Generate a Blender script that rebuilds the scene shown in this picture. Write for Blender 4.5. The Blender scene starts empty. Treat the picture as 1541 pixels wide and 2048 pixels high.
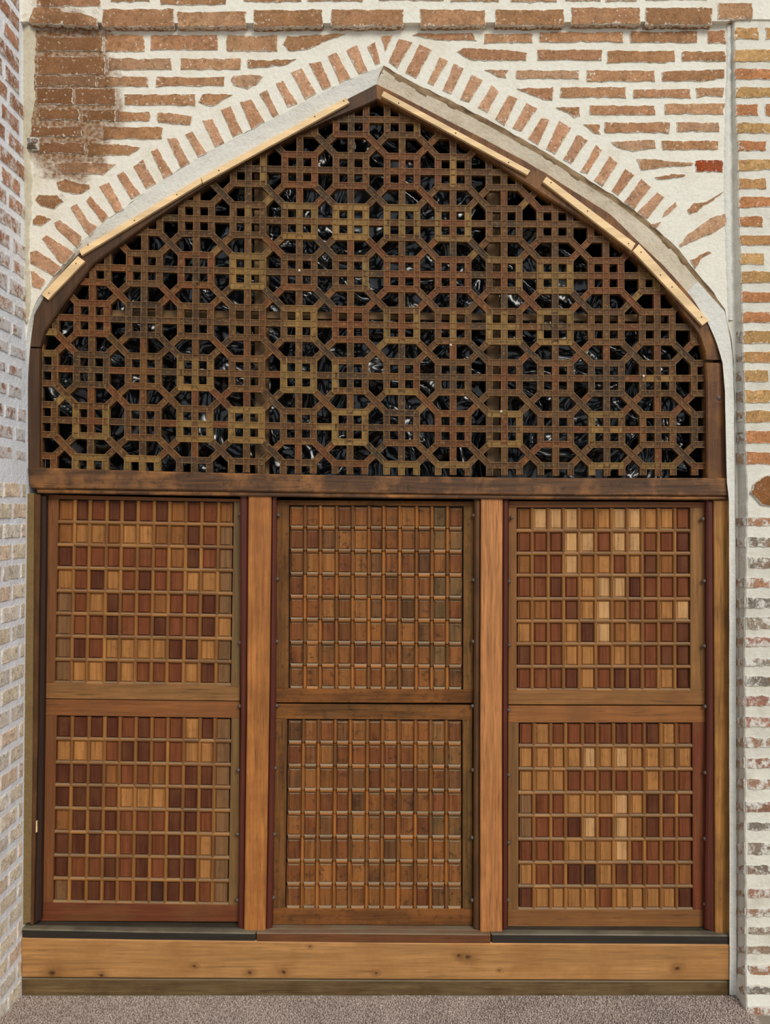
import bpy, math, random
from mathutils import Vector, noise as mnoise
random.seed(7)
sc = bpy.context.scene
col = sc.collection
PI = math.pi

# ------------------------------------------------------------------ camera
D = 3.0                 # camera distance from the brick wall face (y = 0)
S = 0.0018              # metres per photo pixel on the plane y = 0
ZC = 1.730              # camera height
CX, CY = 770.5, 1024.0
cam_d = bpy.data.cameras.new('camera')
cam = bpy.data.objects.new('camera', cam_d)
col.objects.link(cam)
cam.location = (0, -D, ZC)
cam.rotation_euler = (PI/2, 0, 0)
cam_d.sensor_fit = 'VERTICAL'
cam_d.sensor_height = 36.0
cam_d.lens = 36.0*(D/S)/2048.0
cam_d.clip_start = 0.05
sc.camera = cam

# ------------------------------------------------------------------ sky, sun, exposure
world = bpy.data.worlds.new('sky')
sc.world = world
world.use_nodes = True
wn, wl = world.node_tree.nodes, world.node_tree.links
bg = wn['Background']
tc = wn.new('ShaderNodeTexCoord')
sep = wn.new('ShaderNodeSeparateXYZ')
rmp = wn.new('ShaderNodeValToRGB')
wl.new(tc.outputs['Generated'], sep.inputs[0])
wl.new(sep.outputs['Z'], rmp.inputs[0])
e = rmp.color_ramp.elements
e[0].position = 0.0
e[0].color = (0.72, 0.76, 0.80, 1)
e[1].position = 0.75
e[1].color = (0.78, 0.88, 1.04, 1)
wl.new(rmp.outputs[0], bg.inputs[0])
bg.inputs[1].default_value = 0.80
sun_d = bpy.data.lights.new('sun', 'SUN')
sun_d.energy = 2.0
sun_d.angle = math.radians(28)
sun_d.color = (1.0, 0.95, 0.86)
sun = bpy.data.objects.new('sun', sun_d)
col.objects.link(sun)
sun.location = (2, -4, 5)
sun.rotation_euler = Vector((-0.34, 0.76, -0.56)).to_track_quat('-Z', 'Y').to_euler()
sc.view_settings.view_transform = 'Standard'
sc.view_settings.look = 'None'
sc.view_settings.exposure = 0.06
sc.view_settings.gamma = 1.0
sc.view_settings.use_curve_mapping = False

# ------------------------------------------------------------------ helpers
def P(px, py, y=0.0):
    """World point at depth y that the photograph shows at pixel (px, py)."""
    k = S*(D+y)/D
    return Vector(((px-CX)*k, y, ZC-(py-CY)*k))

def lin(r, g, b):
    f = lambda c: (c/255/12.92) if c <= 10 else ((c/255+0.055)/1.055)**2.4
    return (f(r), f(g), f(b), 1.0)

def mesh_obj(name, verts, faces, mat, parent=None, edge=None, smooth=False):
    vs = [Vector(v) for v in verts]
    c = sum(vs, Vector())/len(vs)
    me = bpy.data.meshes.new(name)
    me.from_pydata([tuple(v-c) for v in vs], [], faces)
    if edge is not None:
        a = me.attributes.new('edge', 'FLOAT', 'POINT')
        a.data.foreach_set('value', edge)
    me.materials.append(mat)
    if smooth:
        me.polygons.foreach_set('use_smooth', [True]*len(me.polygons))
    o = bpy.data.objects.new(name, me)
    col.objects.link(o)
    if parent is not None:
        o.parent = parent
        o.location = c - PLOC[parent.name]
    else:
        o.location = c
    PLOC[o.name] = c
    return o
PLOC = {}

def thing(name, label, cat, loc, group=None):
    o = bpy.data.objects.new(name, None)
    o.empty_display_size = 0.1
    col.objects.link(o)
    o.location = loc
    PLOC[o.name] = Vector(loc)
    o['label'] = label
    o['category'] = cat
    if group:
        o['group'] = group
    return o

def tag(o, label, cat, group=None):
    o['label'] = label
    o['category'] = cat
    if group:
        o['group'] = group
    return o

def signed_area(p):
    return 0.5*sum(p[i][0]*p[(i+1) % len(p)][1]-p[(i+1) % len(p)][0]*p[i][1] for i in range(len(p)))

def inset(p, d):
    """Inset a 2-D polygon given as (x, z) counter-clockwise."""
    n = len(p)
    out = []
    for i in range(n):
        a, b, c = Vector(p[i-1]), Vector(p[i]), Vector(p[(i+1) % n])
        e1, e2 = (b-a), (c-b)
        if e1.length < 1e-9 or e2.length < 1e-9:
            out.append(tuple(b)); continue
        e1.normalize(); e2.normalize()
        n1, n2 = Vector((-e1.y, e1.x)), Vector((-e2.y, e2.x))
        m = n1+n2
        if m.length < 1e-6:
            m = n1
        m.normalize()
        k = d/max(0.45, m.dot(n1))
        out.append((b.x+m.x*k, b.y+m.y*k))
    return out

def to2(poly, y):
    q = [P(a, b, y) for a, b in poly]
    q = [(v.x, v.z) for v in q]
    if signed_area(q) < 0:
        q.reverse()
    return q

def slab(name, poly, yf, yb, mat, parent=None, bevel=0.003, color=None):
    """Timber piece: pixel outline on plane yf, chamfered front, runs back to yb."""
    q = to2(poly, yf)
    qi = inset(q, bevel)
    n = len(q)
    v = [(a, yf, b) for a, b in qi]+[(a, yf+bevel, b) for a, b in q]+[(a, yb, b) for a, b in q]
    f = [tuple(range(n))]
    for i in range(n):
        j = (i+1) % n
        f.append((n+i, n+j, j, i))
        f.append((2*n+i, 2*n+j, n+j, n+i))
    f.append(tuple(reversed(range(2*n, 3*n))))
    o = mesh_obj(name, v, f, mat, parent)
    if color:
        o.color = color
    return o

# ------------------------------------------------------------------ materials
class NT:
    def __init__(self, name):
        self.m = bpy.data.materials.new(name)
        self.m.use_nodes = True
        self.t = self.m.node_tree
        self.b = self.t.nodes['Principled BSDF']
    def n(self, kind, **kw):
        nd = self.t.nodes.new(kind)
        for k, v in kw.items():
            if k.startswith('_'):
                setattr(nd, k[1:], v)
            else:
                key = k.replace('__', ' ')
                if key.isdigit():
                    key = int(key)
                self.put(nd.inputs[key], v)
        return nd
    def put(self, sock, v):
        if isinstance(v, bpy.types.NodeSocket):
            self.t.links.new(v, sock)
        else:
            sock.default_value = v
    def link(self, a, b):
        self.t.links.new(a, b)
    def math(self, op, a, b=0.0, c=None):
        nd = self.t.nodes.new('ShaderNodeMath')
        nd.operation = op
        self.put(nd.inputs[0], a)
        self.put(nd.inputs[1], b)
        if c is not None:
            self.put(nd.inputs[2], c)
        return nd.outputs[0]
    def vmath(self, op, a, b):
        nd = self.t.nodes.new('ShaderNodeVectorMath')
        nd.operation = op
        self.put(nd.inputs[0], a)
        self.put(nd.inputs[1], b)
        return nd.outputs[0]
    def noise(self, vec, scale, detail=4.0, rough=0.55):
        nd = self.t.nodes.new('ShaderNodeTexNoise')
        self.link(vec, nd.inputs['Vector'])
        nd.inputs['Scale'].default_value = scale
        nd.inputs['Detail'].default_value = detail
        nd.inputs['Roughness'].default_value = rough
        return nd.outputs['Fac']
    def map(self, v, a, b, c=0.0, d=1.0):
        nd = self.t.nodes.new('ShaderNodeMapRange')
        self.put(nd.inputs[0], v)
        for i, x in enumerate((a, b, c, d)):
            nd.inputs[i+1].default_value = x
        return nd.outputs[0]
    def mix(self, f, a, b, mode='MIX'):
        nd = self.t.nodes.new('ShaderNodeMix')
        nd.data_type = 'RGBA'
        nd.blend_type = mode
        self.put(nd.inputs[0], f)
        self.put(nd.inputs[6], a)
        self.put(nd.inputs[7], b)
        return nd.outputs[2]
    def bump(self, h, strength=0.5, dist=0.002):
        nd = self.t.nodes.new('ShaderNodeBump')
        nd.inputs['Strength'].default_value = strength
        nd.inputs['Distance'].default_value = dist
        self.link(h, nd.inputs['Height'])
        self.link(nd.outputs[0], self.b.inputs['Normal'])
    def done(self, color, rough=0.8, spec=0.3):
        self.put(self.b.inputs['Base Color'], color)
        self.put(self.b.inputs['Roughness'], rough)
        self.b.inputs['Specular IOR Level'].default_value = spec
        return self.m

def gray(N, v):
    c = N.n('ShaderNodeCombineColor')
    for i in range(3):
        N.put(c.inputs[i], v)
    return c.outputs[0]

def wood(name, base, axis='z', lo=0.62, hi=1.3, stain=None, stain_amt=0.5, streak=0.5, dust=0.0,
         rough=0.55, spec=0.3, objcol=False, edge=None, bump=0.35, patch=0.0, patch_col=None, knots=(), fleck=None):
    N = NT(name)
    g = N.n('ShaderNodeNewGeometry')
    oi = N.n('ShaderNodeObjectInfo')
    off = N.vmath('MULTIPLY', gray(N, oi.outputs['Random']), (7.3, 3.1, 5.7))
    pos = N.vmath('ADD', g.outputs['Position'], off)
    sv = {'z': (110, 60, 5), 'x': (5, 60, 110)}[axis]
    gp = N.vmath('MULTIPLY', pos, sv)
    fine = N.noise(gp, 1.0, 5.0, 0.6)
    sv2 = {'z': (28, 20, 1.6), 'x': (1.6, 20, 28)}[axis]
    broad = N.noise(N.vmath('MULTIPLY', pos, sv2), 1.0, 4.0, 0.55)
    blot = N.noise(pos, 7.0, 5.0, 0.6)
    k = N.map(fine, 0.3, 0.7, lo, hi)
    k2 = N.map(broad, 0.3, 0.72, 0.78, 1.18)
    k = N.math('MULTIPLY', k, k2)
    b = oi.outputs['Color'] if objcol else base
    c = N.mix(1.0, b, gray(N, k), 'MULTIPLY')
    if stain:
        m = N.map(N.math('ADD', N.math('MULTIPLY', blot, 0.7), N.math('MULTIPLY', broad, 0.3)), 0.46, 0.62, 0.0, stain_amt)
        c = N.mix(m, c, stain)
    if patch_col:
        pn = N.noise(pos, 38.0, 4.0, 0.65)
        m = N.map(pn, 0.55, 0.66, 0.0, patch)
        c = N.mix(m, c, patch_col)
    if streak:
        st = N.noise(N.vmath('MULTIPLY', pos, {'z': (170, 90, 9), 'x': (9, 90, 170)}[axis]), 1.0, 2.0, 0.5)
        m = N.map(st, 0.62, 0.72, 0.0, streak)
        c = N.mix(m, c, (0.035, 0.018, 0.008, 1))
    if fleck:
        fm = N.map(N.noise(N.vmath('ADD', pos, (3.0, 1.0, 2.0)), 95.0, 3.0, 0.6), 0.54, 0.66, 0.0, 0.28)
        c = N.mix(fm, c, fleck)
    for kx, ky, kr in knots:
        kp = P(kx, ky, 0)
        d = N.vmath('MULTIPLY', N.vmath('SUBTRACT', g.outputs['Position'], (kp.x, 0, kp.z)), (0.75, 0, 1.0))
        ln = N.n('ShaderNodeVectorMath', _operation='LENGTH')
        N.link(d, ln.inputs[0])
        dd = N.math('ADD', ln.outputs['Value'], N.math('MULTIPLY', N.math('SUBTRACT', N.noise(pos, 90.0, 3.0), 0.5), 0.016))
        c = N.mix(N.map(dd, kr*S*0.6, kr*S*2.6, 0.55, 0.0), c, lin(112, 72, 36))
        c = N.mix(N.map(dd, kr*S*0.2, kr*S*0.7, 0.85, 0.0), c, lin(46, 28, 16))
    if edge:
        a = N.n('ShaderNodeAttribute', _attribute_name='edge')
        en = N.map(N.noise(pos, 45.0, 3.0), 0.35, 0.6, 0.25, 1.0)
        c = N.mix(N.math('MULTIPLY', N.math('MULTIPLY', a.outputs['Fac'], en), 0.42), c, edge)
    if dust:
        sp = N.n('ShaderNodeSeparateXYZ')
        N.link(g.outputs['Normal'], sp.inputs[0])
        m = N.math('MULTIPLY', N.map(sp.outputs['Z'], 0.25, 0.75), N.map(blot, 0.3, 0.6, 0.35, 1.0))
        c = N.mix(N.math('MULTIPLY', m, dust), c, lin(150, 138, 112))
    N.bump(N.math('ADD', fine, N.math('MULTIPLY', blot, 0.6)), bump, 0.0015)
    return N.done(c, rough, spec)

STAIN_C = P(135, 190)
def stain_mask(N, pos):
    """Old brown soot stain soaked into the upper left corner of the wall."""
    d = N.vmath('SUBTRACT', pos, (STAIN_C.x, 0.0, STAIN_C.z))
    d = N.vmath('MULTIPLY', d, (1/0.165, 0.0, 1/0.28))
    ln = N.n('ShaderNodeVectorMath', _operation='LENGTH')
    N.link(d, ln.inputs[0])
    v = N.math('ADD', ln.outputs['Value'], N.math('MULTIPLY', N.math('SUBTRACT', N.noise(pos, 14.0, 6.0, 0.65), 0.5), 1.6))
    return N.map(v, 0.95, 1.3, 1.0, 0.0)

def mortar_mat(name, base, dirt, dirt_amt=0.5, stained=False, grey=None):
    N = NT(name)
    g = N.n('ShaderNodeNewGeometry')
    pos = g.outputs['Position']
    n1 = N.noise(pos, 9.0, 6.0, 0.62)
    n2 = N.noise(pos, 70.0, 5.0, 0.65)
    n3 = N.noise(pos, 330.0, 3.0, 0.6)
    c = N.mix(N.map(n1, 0.5, 0.72, 0.0, dirt_amt), base, dirt)
    if grey:
        c = N.mix(N.map(N.noise(pos, 4.0, 5.0, 0.6), 0.45, 0.65, 0.0, 0.5), c, grey)
    c = N.mix(N.map(n2, 0.60, 0.74, 0.0, 0.55), c, dirt)
    c = N.mix(N.map(n3, 0.68, 0.76, 0.0, 0.35), c, lin(120, 95, 65))
    c = N.mix(1.0, c, gray(N, N.map(n2, 0.3, 0.7, 0.92, 1.06)), 'MULTIPLY')
    if stained:
        sm = stain_mask(N, pos)
        sm = N.math('MULTIPLY', sm, N.map(n2, 0.40, 0.64, 1.0, 0.6))
        c = N.mix(sm, c, lin(128, 86, 46))
    N.bump(N.math('ADD', N.math('ADD', N.math('MULTIPLY', n1, 2.0), n2), N.math('MULTIPLY', n3, 0.25)), 0.6, 0.006)
    return N.done(c, 0.92, 0.15)

def brick_mat(name, smear_col, smear=0.5, stained=False, soot=0.0, wash=False, warm=0.35, pit=0.7):
    N = NT(name)
    g = N.n('ShaderNodeNewGeometry')
    oi = N.n('ShaderNodeObjectInfo')
    pos = N.vmath('ADD', g.outputs['Position'], N.vmath('MULTIPLY', gray(N, oi.outputs['Random']), (3.1, 1.7, 2.3)))
    n1 = N.noise(pos, 22.0, 6.0, 0.65)
    n2 = N.noise(pos, 120.0, 4.0, 0.65)
    n3 = N.noise(pos, 420.0, 2.0, 0.5)
    c = N.mix(1.0, oi.outputs['Color'], gray(N, N.map(n1, 0.3, 0.7, 0.76, 1.22)), 'MULTIPLY')
    c = N.mix(1.0, c, gray(N, N.map(n2, 0.3, 0.7, 0.76, 1.24)), 'MULTIPLY')
    c = N.mix(N.map(N.noise(pos, 9.0, 4.0), 0.5, 0.68, 0.0, warm), c, lin(170, 116, 80))
    c = N.mix(N.map(n3, 0.64, 0.70, 0.0, pit), c, lin(52, 32, 20))
    if soot:
        c = N.mix(N.map(N.noise(pos, 13.0, 6.0, 0.7), 0.46, 0.62, 0.0, soot), c, lin(92, 86, 76))
    if stained:
        c = N.mix(N.math('MULTIPLY', stain_mask(N, g.outputs['Position']), 0.6), c, lin(100, 64, 35))
    a = N.n('ShaderNodeAttribute', _attribute_name='edge')
    sv = N.math('ADD', N.noise(pos, 75.0, 6.0, 0.7), N.math('MULTIPLY', a.outputs['Fac'], 0.30))
    sm = N.math('MAXIMUM', N.map(sv, 0.65, 0.71, 0.0, smear), N.map(n2, 0.69, 0.74, 0.0, smear))
    if wash:
        sp = N.n('ShaderNodeSeparateXYZ')
        N.link(g.outputs['Position'], sp.inputs[0])
        zz = N.map(sp.outputs['Z'], 2.55, 2.95, 0.10*float(wash), 0.0)
        sm = N.math('MAXIMUM', sm, N.map(N.math('ADD', N.math('ADD', N.noise(pos, 26.0, 6.0, 0.7), zz), N.math('MULTIPLY', a.outputs['Fac'], 0.10)), 0.52, 0.62, 0.0, 0.9))
    c = N.mix(sm, c, smear_col)
    eb = N.map(N.math('ADD', N.noise(pos, 55.0, 4.0, 0.7), N.math('MULTIPLY', a.outputs['Fac'], 0.12)), 0.56, 0.66, 0.0, 0.45)
    c = N.mix(N.math('MULTIPLY', eb, N.math('SUBTRACT', 1.0, sm)), c, lin(104, 74, 44))
    N.bump(N.math('ADD', N.math('ADD', n1, n2), N.math('MULTIPLY', n3, 0.4)), 0.7, 0.004)
    return N.done(c, 0.9, 0.15)

M = {}
MORTAR = lin(232, 226, 210)
M['mortar'] = mortar_mat('lime_mortar', MORTAR, lin(206, 190, 158), 0.4, stained=True)
M['mortar_left'] = mortar_mat('whitewashed_mortar', lin(242, 244, 247), lin(222, 218, 208), 0.25)
M['mortar_right'] = mortar_mat('greyed_mortar', lin(222, 217, 202), lin(176, 164, 140), 0.45, grey=lin(196, 190, 176))
M['fresh'] = mortar_mat('fresh_plaster', lin(228, 225, 214), lin(205, 194, 170), 0.3)
M['reveal'] = mortar_mat('old_plaster', lin(222, 208, 184), lin(165, 143, 108), 0.5)
M['crumble'] = mortar_mat('crumbled_mortar', lin(158, 132, 100), lin(92, 70, 48), 0.8)
M['olive'] = mortar_mat('olive_plaster', lin(128, 104, 68), lin(104, 82, 46), 0.5)
M['cream'] = mortar_mat('cream_fillet', lin(206, 196, 172), lin(174, 156, 122), 0.45)
M['brick'] = brick_mat('fired_brick', MORTAR, 0.75, stained=True)
M['brick_left'] = brick_mat('whitewashed_brick', lin(226, 224, 220), 0.8, wash=True)
M['brick_pale'] = brick_mat('pale_brick', lin(228, 226, 220), 0.35, warm=0.12, pit=0.25)
M['brick_soot'] = brick_mat('weathered_brick', lin(222, 217, 204), 0.85, soot=0.6, wash=0.25)
M['light_stop'] = mortar_mat('light_stop_dark', lin(48, 40, 34), lin(34, 28, 24), 0.5)
M['stone_floor'] = mortar_mat('stone_floor', lin(150, 138, 122), lin(120, 108, 92), 0.5)

M['honey_v'] = wood('honey_wood_upright', lin(172, 110, 54), 'z', stain=lin(118, 66, 30), stain_amt=0.45)
M['honey_x'] = wood('honey_wood_board', lin(182, 132, 78), 'x', lo=0.75, hi=1.18, stain=lin(150, 102, 54), stain_amt=0.6, streak=0.3)
M['threshold'] = wood('knotty_board', lin(182, 132, 78), 'x', lo=0.75, hi=1.18, stain=lin(150, 102, 54), stain_amt=0.6, streak=0.3,
    knots=[(918, 1911, 5), (936, 1914, 8), (105, 1945, 9), (203, 1949, 6), (390, 1931, 4), (500, 1944, 6), (568, 1944, 5), (752, 1945, 4), (1355, 1936, 6), (620, 1892, 3), (1000, 1940, 3)])
M['jamb'] = wood('jamb_wood', lin(172, 120, 60), 'z', stain=lin(112, 72, 38), stain_amt=0.7)
M['board_dark'] = wood('dusty_dark_board', lin(112, 90, 58), 'x', stain=lin(78, 50, 28), stain_amt=0.6, dust=0.5)
M['lintel'] = wood('weathered_lintel', lin(92, 62, 38), 'x', lo=0.5, hi=1.4, stain=lin(164, 110, 58), stain_amt=0.85, streak=0.8,
                   patch=0.45, patch_col=lin(44, 30, 21))
M['arch_wood'] = wood('dark_arch_wood', lin(74, 51, 33), 'z', lo=0.7, hi=1.25, stain=lin(98, 62, 32), stain_amt=0.5)
M['arch_wood_r'] = wood('reddish_arch_wood', lin(96, 60, 32), 'z', lo=0.6, hi=1.35, stain=lin(146, 98, 46), stain_amt=0.7, patch=0.4, patch_col=lin(58, 38, 24))
M['mahogany'] = wood('mahogany_bead', lin(88, 42, 30), 'z', lo=0.8, hi=1.15, streak=0.3, rough=0.4)
M['gap_dark'] = wood('gap_dark', lin(50, 32, 23), 'z', lo=0.7, hi=1.2, streak=0.3)
M['old_bead'] = wood('old_bead', lin(98, 64, 34), 'z', lo=0.6, hi=1.25, stain=lin(60, 38, 22), stain_amt=0.6)
M['black_sill'] = wood('black_painted_sill', lin(50, 44, 37), 'x', lo=0.75, hi=1.2, dust=0.55, streak=0.3)
M['dark_moulding'] = wood('dark_sill_moulding', lin(40, 35, 28), 'x', lo=0.7, hi=1.2, dust=0.12)
M['brown_sill'] = wood('brown_sill', lin(112, 68, 38), 'x', lo=0.7, hi=1.25, dust=0.5, stain=lin(80, 50, 28))
M['ledge'] = wood('dusty_ledge', lin(106, 92, 70), 'x', lo=0.8, hi=1.15, dust=0.8, stain=lin(80, 64, 44))
M['rail_x'] = wood('sash_rail_wood', lin(138, 86, 42), 'x', lo=0.72, hi=1.22, stain=lin(112, 72, 38), stain_amt=0.6, objcol=True)
M['stile_z'] = wood('sash_stile_wood', lin(138, 86, 42), 'z', lo=0.72, hi=1.22, stain=lin(112, 76, 40), stain_amt=0.5, objcol=True)
M['old_rail_x'] = wood('weathered_rail', lin(110, 70, 38), 'x', lo=0.6, hi=1.3, stain=lin(146, 90, 42), stain_amt=0.6, objcol=True, patch=0.4, patch_col=lin(46, 33, 24), streak=0.7, rough=0.7, spec=0.15)
M['old_stile_z'] = wood('weathered_stile', lin(110, 70, 38), 'z', lo=0.6, hi=1.3, stain=lin(140, 92, 46), stain_amt=0.55, objcol=True, patch=0.4, patch_col=lin(46, 35, 26), streak=0.7, rough=0.7, spec=0.15)
M['tile'] = wood('tile_wood', lin(120, 70, 40), 'z', lo=0.74, hi=1.22, streak=0.35, patch=0.2, patch_col=lin(64, 40, 26), stain=lin(126, 84, 48), stain_amt=0.25, objcol=True, rough=0.65, spec=0.12)
M['tile_old'] = wood('weathered_tile_wood', lin(120, 70, 40), 'z', lo=0.66, hi=1.25, streak=0.5, objcol=True,
                     stain=lin(150, 92, 42), stain_amt=0.5, patch=0.6, patch_col=lin(56, 38, 24), dust=0.6, rough=0.65, spec=0.15)
M['muntin_x'] = wood('muntin_wood', lin(146, 98, 50), 'x', lo=0.7, hi=1.15, objcol=True, dust=0.55, streak=0.3)
M['muntin_z'] = wood('muntin_wood_upright', lin(146, 98, 50), 'z', lo=0.75, hi=1.2, objcol=True, streak=0.3)
M['muntin_old'] = wood('dusty_muntin', lin(120, 84, 46), 'x', lo=0.7, hi=1.2, objcol=True, dust=0.9, streak=0.4)
M['lattice'] = wood('lattice_wood', lin(90, 62, 38), 'z', lo=0.6, hi=1.25, spec=0.15, objcol=True, streak=0.35,
                    stain=lin(82, 48, 28), stain_amt=0.45, edge=lin(150, 116, 76), patch=0.5, patch_col=lin(48, 36, 24), fleck=lin(170, 138, 78))
M['lattice_x'] = wood('lattice_wood_level', lin(90, 62, 38), 'x', lo=0.6, hi=1.25, spec=0.15, objcol=True, streak=0.35,
                      stain=lin(82, 48, 28), stain_amt=0.45, edge=lin(150, 116, 76), patch=0.5, patch_col=lin(48, 36, 24), fleck=lin(170, 138, 78))
M['lath'] = wood('pale_pine', lin(240, 204, 152), 'x', lo=0.9, hi=1.07, streak=0.08, rough=0.6)
M['pine_raw'] = wood('raw_batten', lin(146, 112, 72), 'z', lo=0.75, hi=1.15, streak=0.4, stain=lin(100, 66, 38))
M['batten_x'] = wood('raw_batten_level', lin(146, 112, 72), 'x', lo=0.75, hi=1.15, streak=0.4, stain=lin(100, 66, 38))

N = NT('dark_iron')
g = N.n('ShaderNodeNewGeometry')
M['iron'] = N.done(N.mix(N.noise(g.outputs['Position'], 90.0), lin(44, 36, 32), lin(112, 98, 84)), 0.5, 0.5)
N = NT('white_nail')
g = N.n('ShaderNodeNewGeometry')
M['white_nail'] = N.done(N.mix(N.noise(g.outputs['Position'], 200.0), lin(226, 214, 196), lin(190, 176, 154)), 0.5, 0.4)

N = NT('black_plastic')
g = N.n('ShaderNodeNewGeometry')
pn = N.noise(N.vmath('MULTIPLY', g.outputs['Position'], (1.6, 1.0, 0.8)), 16.0, 1.5, 0.5)
N.bump(pn, 0.12, 0.012)
M['plastic'] = N.done(N.mix(N.map(pn, 0.4, 0.7), lin(9, 9, 9), lin(18, 18, 19)), 0.15, 0.7)

N = NT('carpet_pile')
g = N.n('ShaderNodeNewGeometry')
p1 = N.noise(g.outputs['Position'], 190.0, 2.0, 0.6)
p2 = N.noise(g.outputs['Position'], 5.0, 3.0)
c = N.mix(N.map(p1, 0.36, 0.64), lin(112, 96, 86), lin(208, 190, 176))
c = N.mix(1.0, c, gray(N, N.map(p2, 0.3, 0.7, 0.88, 1.08)), 'MULTIPLY')
M['carpet'] = N.done(c, 0.95, 0.1)

# ------------------------------------------------------------------ curves read off the photograph
FRONT_L = [(768, 131), (736, 144), (680, 169), (636, 189), (561, 231), (504, 259), (449, 287), (396, 315), (346, 348), (284, 390),
           (232, 428), (201, 450), (162, 483), (140, 508), (107, 552), (83, 586), (66, 616), (56, 655), (50, 700)]
FRONT_R = [(768, 131), (800, 150), (836, 169), (926, 213), (1009, 257), (1113, 317), (1158, 347), (1238, 397), (1298, 443), (1359, 500),
           (1390, 540), (1429, 585), (1451, 620), (1463, 678), (1468, 723), (1470, 800), (1471, 900), (1472, 1000), (1474, 1300), (1474, 2010)]
OUT_L = [(753, 166), (735, 176), (690, 199), (640, 226), (540, 281), (430, 341), (300, 417), (200, 474), (158, 503), (124, 540), (90, 586),
         (67, 626), (59, 690), (53, 773), (53, 846), (55, 945)]
OUT_R = [(753, 166), (790, 184), (836, 208), (932, 257), (1048, 318), (1094, 345), (1158, 386), (1222, 426), (1280, 483), (1333, 534),
         (1390, 597), (1420, 645), (1435, 678), (1448, 723), (1453, 779), (1456, 931), (1457, 960)]
IN_L = [(755, 200), (737, 209), (660, 240), (592, 271), (499, 320), (377, 394), (300, 446), (227, 499), (185, 530), (141, 590), (117, 624),
        (90, 663), (81, 697), (80, 780), (80, 945)]
IN_R = [(755, 200), (789, 216), (880, 264), (950, 300), (1036, 358), (1106, 404), (1197, 459), (1262, 511), (1320, 562), (1358, 616),
        (1399, 671), (1411, 707), (1413, 780), (1414, 960)]

def resample(c, step):
    out = [c[0]]
    for a, b in zip(c, c[1:]):
        L = math.hypot(b[0]-a[0], b[1]-a[1])
        n = max(1, int(L/step))
        for k in range(1, n+1):
            out.append((a[0]+(b[0]-a[0])*k/n, a[1]+(b[1]-a[1])*k/n))
    return out

def at_arc(c, n):
    """n+1 points evenly spaced along polyline c."""
    ds = [0.0]
    for a, b in zip(c, c[1:]):
        ds.append(ds[-1]+math.hypot(b[0]-a[0], b[1]-a[1]))
    out = []
    i = 0
    for k in range(n+1):
        d = ds[-1]*k/n
        while i < len(c)-2 and ds[i+1] < d:
            i += 1
        t = (d-ds[i])/max(1e-9, ds[i+1]-ds[i])
        t = min(1.0, t)
        out.append((c[i][0]+(c[i+1][0]-c[i][0])*t, c[i][1]+(c[i+1][1]-c[i][1])*t))
    return out

def bow(x):
    t = x-701
    return 0.01676*t-1.404e-5*t*t

# ------------------------------------------------------------------ setting: walls and floor
def structure(o):
    o['kind'] = 'structure'
    return o

def jit(p, a, seed=0.0):
    v = mnoise.noise_vector(Vector((p[0]*0.11+seed, p[1]*0.11, seed*1.7)))
    return (p[0]+v.x*a, p[1]+v.y*a)

EDGE_L = [(47, -60), (47, 300), (50, 420), (52, 700), (52, 1000), (48, 1300), (45, 1600), (43, 1850), (42, 2060)]
def edge_l(py):
    for a, b in zip(EDGE_L, EDGE_L[1:]):
        if a[1] <= py <= b[1]:
            return a[0]+(b[0]-a[0])*(py-a[1])/(b[1]-a[1])
    return 47 if py < 0 else 42

# front brick wall with the arched opening: two halves meeting above the apex
left = [jit(p, 2.0) for p in resample(FRONT_L, 12)]
lp = [(768, -260)]+[(768, 131)]+left[1:]+[(edge_l(2005), 2005), (-200, 2005), (-200, -260)]
right = [jit(p, 2.0) for p in resample(FRONT_R, 12)]
rp = [(768, -260), (1760, -260), (1760, 2005)]+[(1474, 2005)]+right[1:-1][::-1]+[(768, 131)]
verts, faces = [], []
for poly in (lp, rp):
    q = [P(a, b, 0.0) for a, b in poly]
    b0 = len(verts)
    n = len(q)
    if signed_area([(v.x, v.z) for v in q]) < 0:
        q.reverse()
    verts += [tuple(v) for v in q]+[(v.x, 0.30, v.z) for v in q]
    faces.append(tuple(range(b0, b0+n)))
    for i in range(n):
        j = (i+1) % n
        faces.append((b0+n+i, b0+n+j, b0+j, b0+i))
wall = structure(mesh_obj('wall_front', verts, faces, M['mortar']))

# projecting surround above the panel
SUR = -0.026
q = [P(-60, 42, SUR), P(300, 46, SUR), P(700, 46, SUR), P(1100, 44, SUR), P(1455, 42, SUR), P(1468, 38, SUR), P(1700, 40, SUR), P(1700, -200, SUR), P(-60, -200, SUR)]
n = len(q)
verts = [tuple(v) for v in q]+[(v.x, 0.0, v.z) for v in q]
faces = [tuple(range(n))]+[(i, (i+1) % n, n+(i+1) % n, n+i) for i in range(n)]
surround = structure(mesh_obj('trim_1', verts, faces, M['mortar']))

# right hand pilaster, leaning slightly forward towards its foot
def pil_y(py):
    return -(0.020+0.045*max(0.0, min(1.0, (py-50)/1300))+0.0005*max(0.0, py-1930))
PE = [(1468, 38), (1470, 200), (1475, 300), (1477, 400), (1480, 500), (1483, 600), (1486, 700), (1489, 800), (1491, 900), (1494, 1000),
      (1491, 1150), (1489, 1300), (1489, 1500), (1490, 1700), (1491, 1850), (1492, 1990), (1494, 2034)]
PB = [(1461, 38), (1462, 200), (1464, 300), (1466, 400), (1468, 500), (1469, 600), (1470, 700), (1471, 800), (1472, 900), (1474, 1000),
      (1475, 1150), (1475, 1300), (1475, 1500), (1474, 1700), (1472, 1850), (1468, 1990), (1466, 2012)]
def edge_r(py):
    for a, b in zip(PE, PE[1:]):
        if a[1] <= py <= b[1]:
            return a[0]+(b[0]-a[0])*(py-a[1])/(b[1]-a[1])
    return PE[0][0] if py < 38 else PE[-1][0]
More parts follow.
